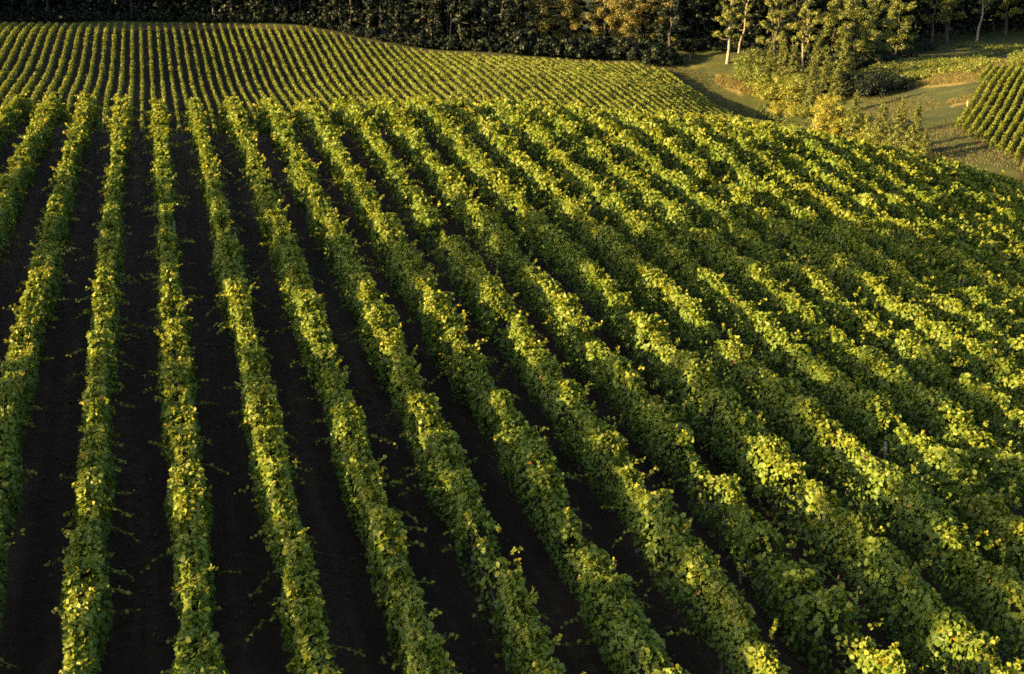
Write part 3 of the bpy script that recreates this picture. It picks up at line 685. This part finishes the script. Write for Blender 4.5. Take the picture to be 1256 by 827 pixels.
firs = [(944, 106, 1.1, 'leftmost of the two narrow firs in front of the forked tree'), (958, 108, 1.2, 'right one of the two narrow firs in front of the forked tree'),
        (972, 112, 1.15, 'young fir right of the narrow pair below the forked tree'), (994, 138, 1.25, 'yellowish young fir right of the round sunlit bushes'),
        (1010, 122, 1.1, 'young fir above the upright golden bush'), (1022, 146, 1.15, 'young fir rising behind the upright golden bush'), (1034, 106, 1.3, 'dark fir at the back of the hollow'),
        (1046, 178, 1.05, 'young fir behind the loose green bush'), (1078, 190, 1.0, 'spiky young fir, left of the three by the near vines'), (1100, 195, 1.05, 'spiky young fir, middle of the three by the near vines'),
        (1120, 198, 1.0, 'spiky young fir, right of the three by the near vines'), (1132, 200, 0.6, 'smallest fir, at the right end of the bushes by the near vines'), (1000, 108, 1.2, 'dark young fir left of the hollow')]
for k, (px, py, s, label) in enumerate(firs):
    x, y = at(px, py)
    plant('young_fir', FIR[k % 4], x, y, label, 'fir', 'young firs by the meadow', s, g.uniform(0, 6))

# scrub and grass: nobody could count it
def scatter(name, mat, pts, size, per, rad, g, label, cat, hgt=0.5, tint=0.5, flat=0.6):
    C = np.stack([pts[:, 0], pts[:, 1], ground(pts[:, 0], pts[:, 1]) + hgt * g.random(len(pts))], 1)
    P, N, sz, t = clump_leaves(C, np.full(len(C), rad) * g.uniform(0.6, 1.4, len(C)), per, size, g, tint, flat=flat)
    P[:, 2] = np.maximum(P[:, 2], ground(P[:, 0], P[:, 1]) + 0.03)
    v, q, t = leaves(P, N, sz, t, 1, g)
    return tag(link(name, quads_mesh(name, v, q, mat, t)), label, cat, kind='stuff')
def blades(name, mat, X, Y, h, w, g, label, cat, tint=0.5):
    n = len(X); Z = ground(X, Y) - 0.02
    th = g.uniform(0, 2 * np.pi, n); dx = np.cos(th) * w; dy = np.sin(th) * w
    lx = g.normal(0, 0.25, n) * h; ly = g.normal(0, 0.25, n) * h
    V = np.stack([np.stack([X - dx, Y - dy, Z], 1), np.stack([X + dx, Y + dy, Z], 1), np.stack([X + lx + dx * 0.2, Y + ly + dy * 0.2, Z + h], 1), np.stack([X + lx - dx * 0.2, Y + ly - dy * 0.2, Z + h], 1)], 1).reshape(-1, 3)
    Q = (np.arange(n) * 4)[:, None] + np.arange(4)[None]
    t = np.repeat(np.clip(tint + g.normal(0, 0.22, n), 0, 1), 4)
    return tag(link(name, quads_mesh(name, V, Q, mat, t)), label, cat, kind='stuff')
def box_pts(n, quad, g):
    """points on the ground inside a patch given by four places on the photograph"""
    a, b, c, d = [np.array(at(*q)) for q in quad]
    u = g.random((n, 1)); v = g.random((n, 1))
    return (a * (1 - u) + b * u) * (1 - v) + (d * (1 - u) + c * u) * v
p = box_pts(900, [(1092, 106), (1180, 97), (1262, 66), (1100, 82)], g)
p = p[vnoise(p[:, 0], p[:, 1], 9, 31) > 0.42]
scatter('bramble_scrub', BUSHY, p, 0.34, 60, 1.5, g, 'lit green bramble scrub covering the bank at right', 'scrub', 0.9, 0.4, 0.55)
p = box_pts(900, [(1040, 98), (1110, 90), (1264, 60), (1180, 56)], g)
p = p[vnoise(p[:, 0], p[:, 1], 11, 33) > 0.4]
scatter('wild_scrub', TREE, p, 0.36, 50, 1.6, g, 'darker green scrub on the bank under the bare trunks', 'scrub', 0.9, 0.45, 0.55)
p = box_pts(420, [(922, 146), (1000, 172), (1000, 150), (935, 126)], g)
scatter('shadow_hollow_scrub', TREE, p, 0.3, 40, 0.9, g, 'low growth toned dark for the shadow in the hollow below the sunlit bushes', 'scrub', 0.4, 0.2, 0.5)  # dark tint here stands in for shadow lying in the hollow
p = box_pts(5200, [(878, 104), (925, 120), (930, 112), (884, 95)], g)
blades('tall_dry_grass', DRYGRASS, p[:, 0], p[:, 1], g.uniform(0.9, 1.7, len(p)), 0.07, g, 'tall orange dry grass at the meadow edge beside the bushes', 'dry grass')
p = np.vstack([box_pts(9000, [(1120, 104), (1192, 102), (1216, 84), (1168, 90)], g), box_pts(3500, [(1196, 84), (1262, 82), (1262, 72), (1215, 76)], g), box_pts(1500, [(1160, 130), (1190, 127), (1192, 118), (1165, 124)], g)])
blades('sunlit_straw_grass', DRYGRASS, p[:, 0], p[:, 1], g.uniform(0.35, 0.8, len(p)), 0.07, g, 'straw coloured grass strip above the small vine block', 'dry grass', 0.3)  # pale straw tone also carries the sunlight on the upper bank
p = np.vstack([box_pts(26000, [(1000, 190), (1256, 212), (1200, 110), (1060, 120)], g), box_pts(12000, [(800, 100), (940, 165), (905, 100), (800, 74)], g)])
blades('meadow_grass', GRASS, p[:, 0], p[:, 1], g.uniform(0.15, 0.45, len(p)), 0.06, g, 'short grass of the shaded valley meadow', 'grass')
# weeds and fallen leaves in the bare alleys between the near rows
X = (g.integers(-8, 26, 60000) + NOFF + 0.5 + g.normal(0, 0.26, 60000)) * S
Y = g.uniform(14, 92, 60000)
px, py, zc = project(X, Y, ground(X, Y))
ok = (px > -60) & (px < 1320) & (py < 900) & (vnoise(X, Y, 1.6, 50) > 0.6)
X, Y = X[ok], Y[ok]
P = np.stack([X, Y, ground(X, Y) + 0.03 + 0.07 * g.random(len(X))], 1)
v, q, t = leaves(P, np.tile((0, 0, 1.0), (len(P), 1)) + g.normal(0, 0.4, P.shape), g.uniform(0.05, 0.13, len(P)), g.random(len(P)), 1, g)
tag(link('weeds', quads_mesh('weeds', v, q, WEED, t)), 'sparse weeds and fallen leaves on the dark soil between near rows', 'weeds', kind='stuff')

# posts, poles and the rail at the meadow edge
POLE = post_mesh('pole', 4.2, 0.09, WOOD, 7)
for px, lab in ((100.6, 'thin tall pole left at the top end of the far vineyard'), (262, 'thin tall pole near the middle of the far vineyard top edge'), (409, 'thin pole where the far vineyard edge starts to slope down'), (697, 'short pale pole at the far vineyard edge under the yellow trees')):
    x, y = at(px, float(far_row_end(px)) - 2)
    o = link('pole', POLE, None, (x, y + 2.5, float(ground(x, y + 2.5))))
    if px > 600: o.scale = (1.2, 1.2, 0.62)
    tag(o, lab, 'pole')
x, y = at(555, 62); plant('bare_trunk_tree', broad_tree(367, 17, 2.4, 0.62, SHADELEAF, PALEBARK, 0.4, 30, 50, lean=(1.4, 0), tr=0.014), x, y + 4, 'tree with a pale bare trunk standing out of the dark wood', 'tree')
x, y = at(533, 61); plant('bare_trunk_tree', broad_tree(368, 13, 2.0, 0.6, SHADELEAF, PALEBARK, 0.4, 26, 50, tr=0.016), x, y + 4, 'shorter pale trunk left of the tall bare one in the wood', 'tree')
a = np.array(at(819, 74)); b = np.array(at(846, 74))
rail = link('wooden_rail', None, None, (a[0], a[1], float(ground(*a))))
za = float(ground(*a)); zb = float(ground(*b))
for q in (a, b, (a + b) / 2):
    link('post', post_mesh('rail_post', 2.0, 0.09, WOOD, 7), rail, (q[0] - a[0], q[1] - a[1], float(ground(*q)) - za))
V, Q = tube([(0, 0, 1.85), ((b[0] - a[0]) / 2, (b[1] - a[1]) / 2, (zb - za) / 2 + 1.87), (b[0] - a[0], b[1] - a[1], zb - za + 1.85)], [0.07, 0.07, 0.07], 6)
link('rail', poly_mesh('rail', V, Q, WOOD), rail)
tag(rail, 'wooden rail on posts in front of the wood beside the meadow', 'rail')
x, y = at(1186, 133)
tag(link('marker_post', post_mesh('marker_post', 1.7, 0.08, PALEWOOD), None, (x, y, float(ground(x, y)))), 'pale post at the upper left edge of the small vine block', 'post')

# tall trees left of the picture: the evening sun comes through them and streaks the hilltop
SH = [broad_tree(500 + k, 20, 4.0, 0.12, TREE, BARK, 0.5, 60, 75) for k in range(3)]
SHC = [conifer(510 + k, 21, 3.4, NEEDLE, BARK, 0.45, 20, 30) for k in range(2)]
for k, (p0, hs) in enumerate(((62.0, 0.55), (58.5, 0.60), (55.5, 0.68), (48.5, 0.98), (45.0, 1.0), (34.5, 0.86), (31, 0.95), (24.0, 0.9), (20, 1.0), (16.5, 0.85), (9.5, 0.9), (5, 1.0), (0.5, 0.9), (-5.0, 0.95), (-11, 1.0))):
    X = -48 + g.uniform(-4, 4); Y = p0 + 2 - 0.07 * X
    pair = SHC[k % 2] if k % 4 == 1 else SH[k % 3]
    plant('windbreak_tree', pair, X, Y, 'tall windbreak tree beyond the left edge of the vineyard', 'tree', 'windbreak trees at the left', hs, g.uniform(0, 6))
for k in range(14):
    X = -78 - k * 7 + g.uniform(-2, 2); Y = 415 - 2 * k + g.uniform(-8, 8)
    plant('forest_tree', DARK[k % 4], X, Y, DL, 'tree', 'dark trees of the shaded wood', g.uniform(1.0, 1.25), g.uniform(0, 6))
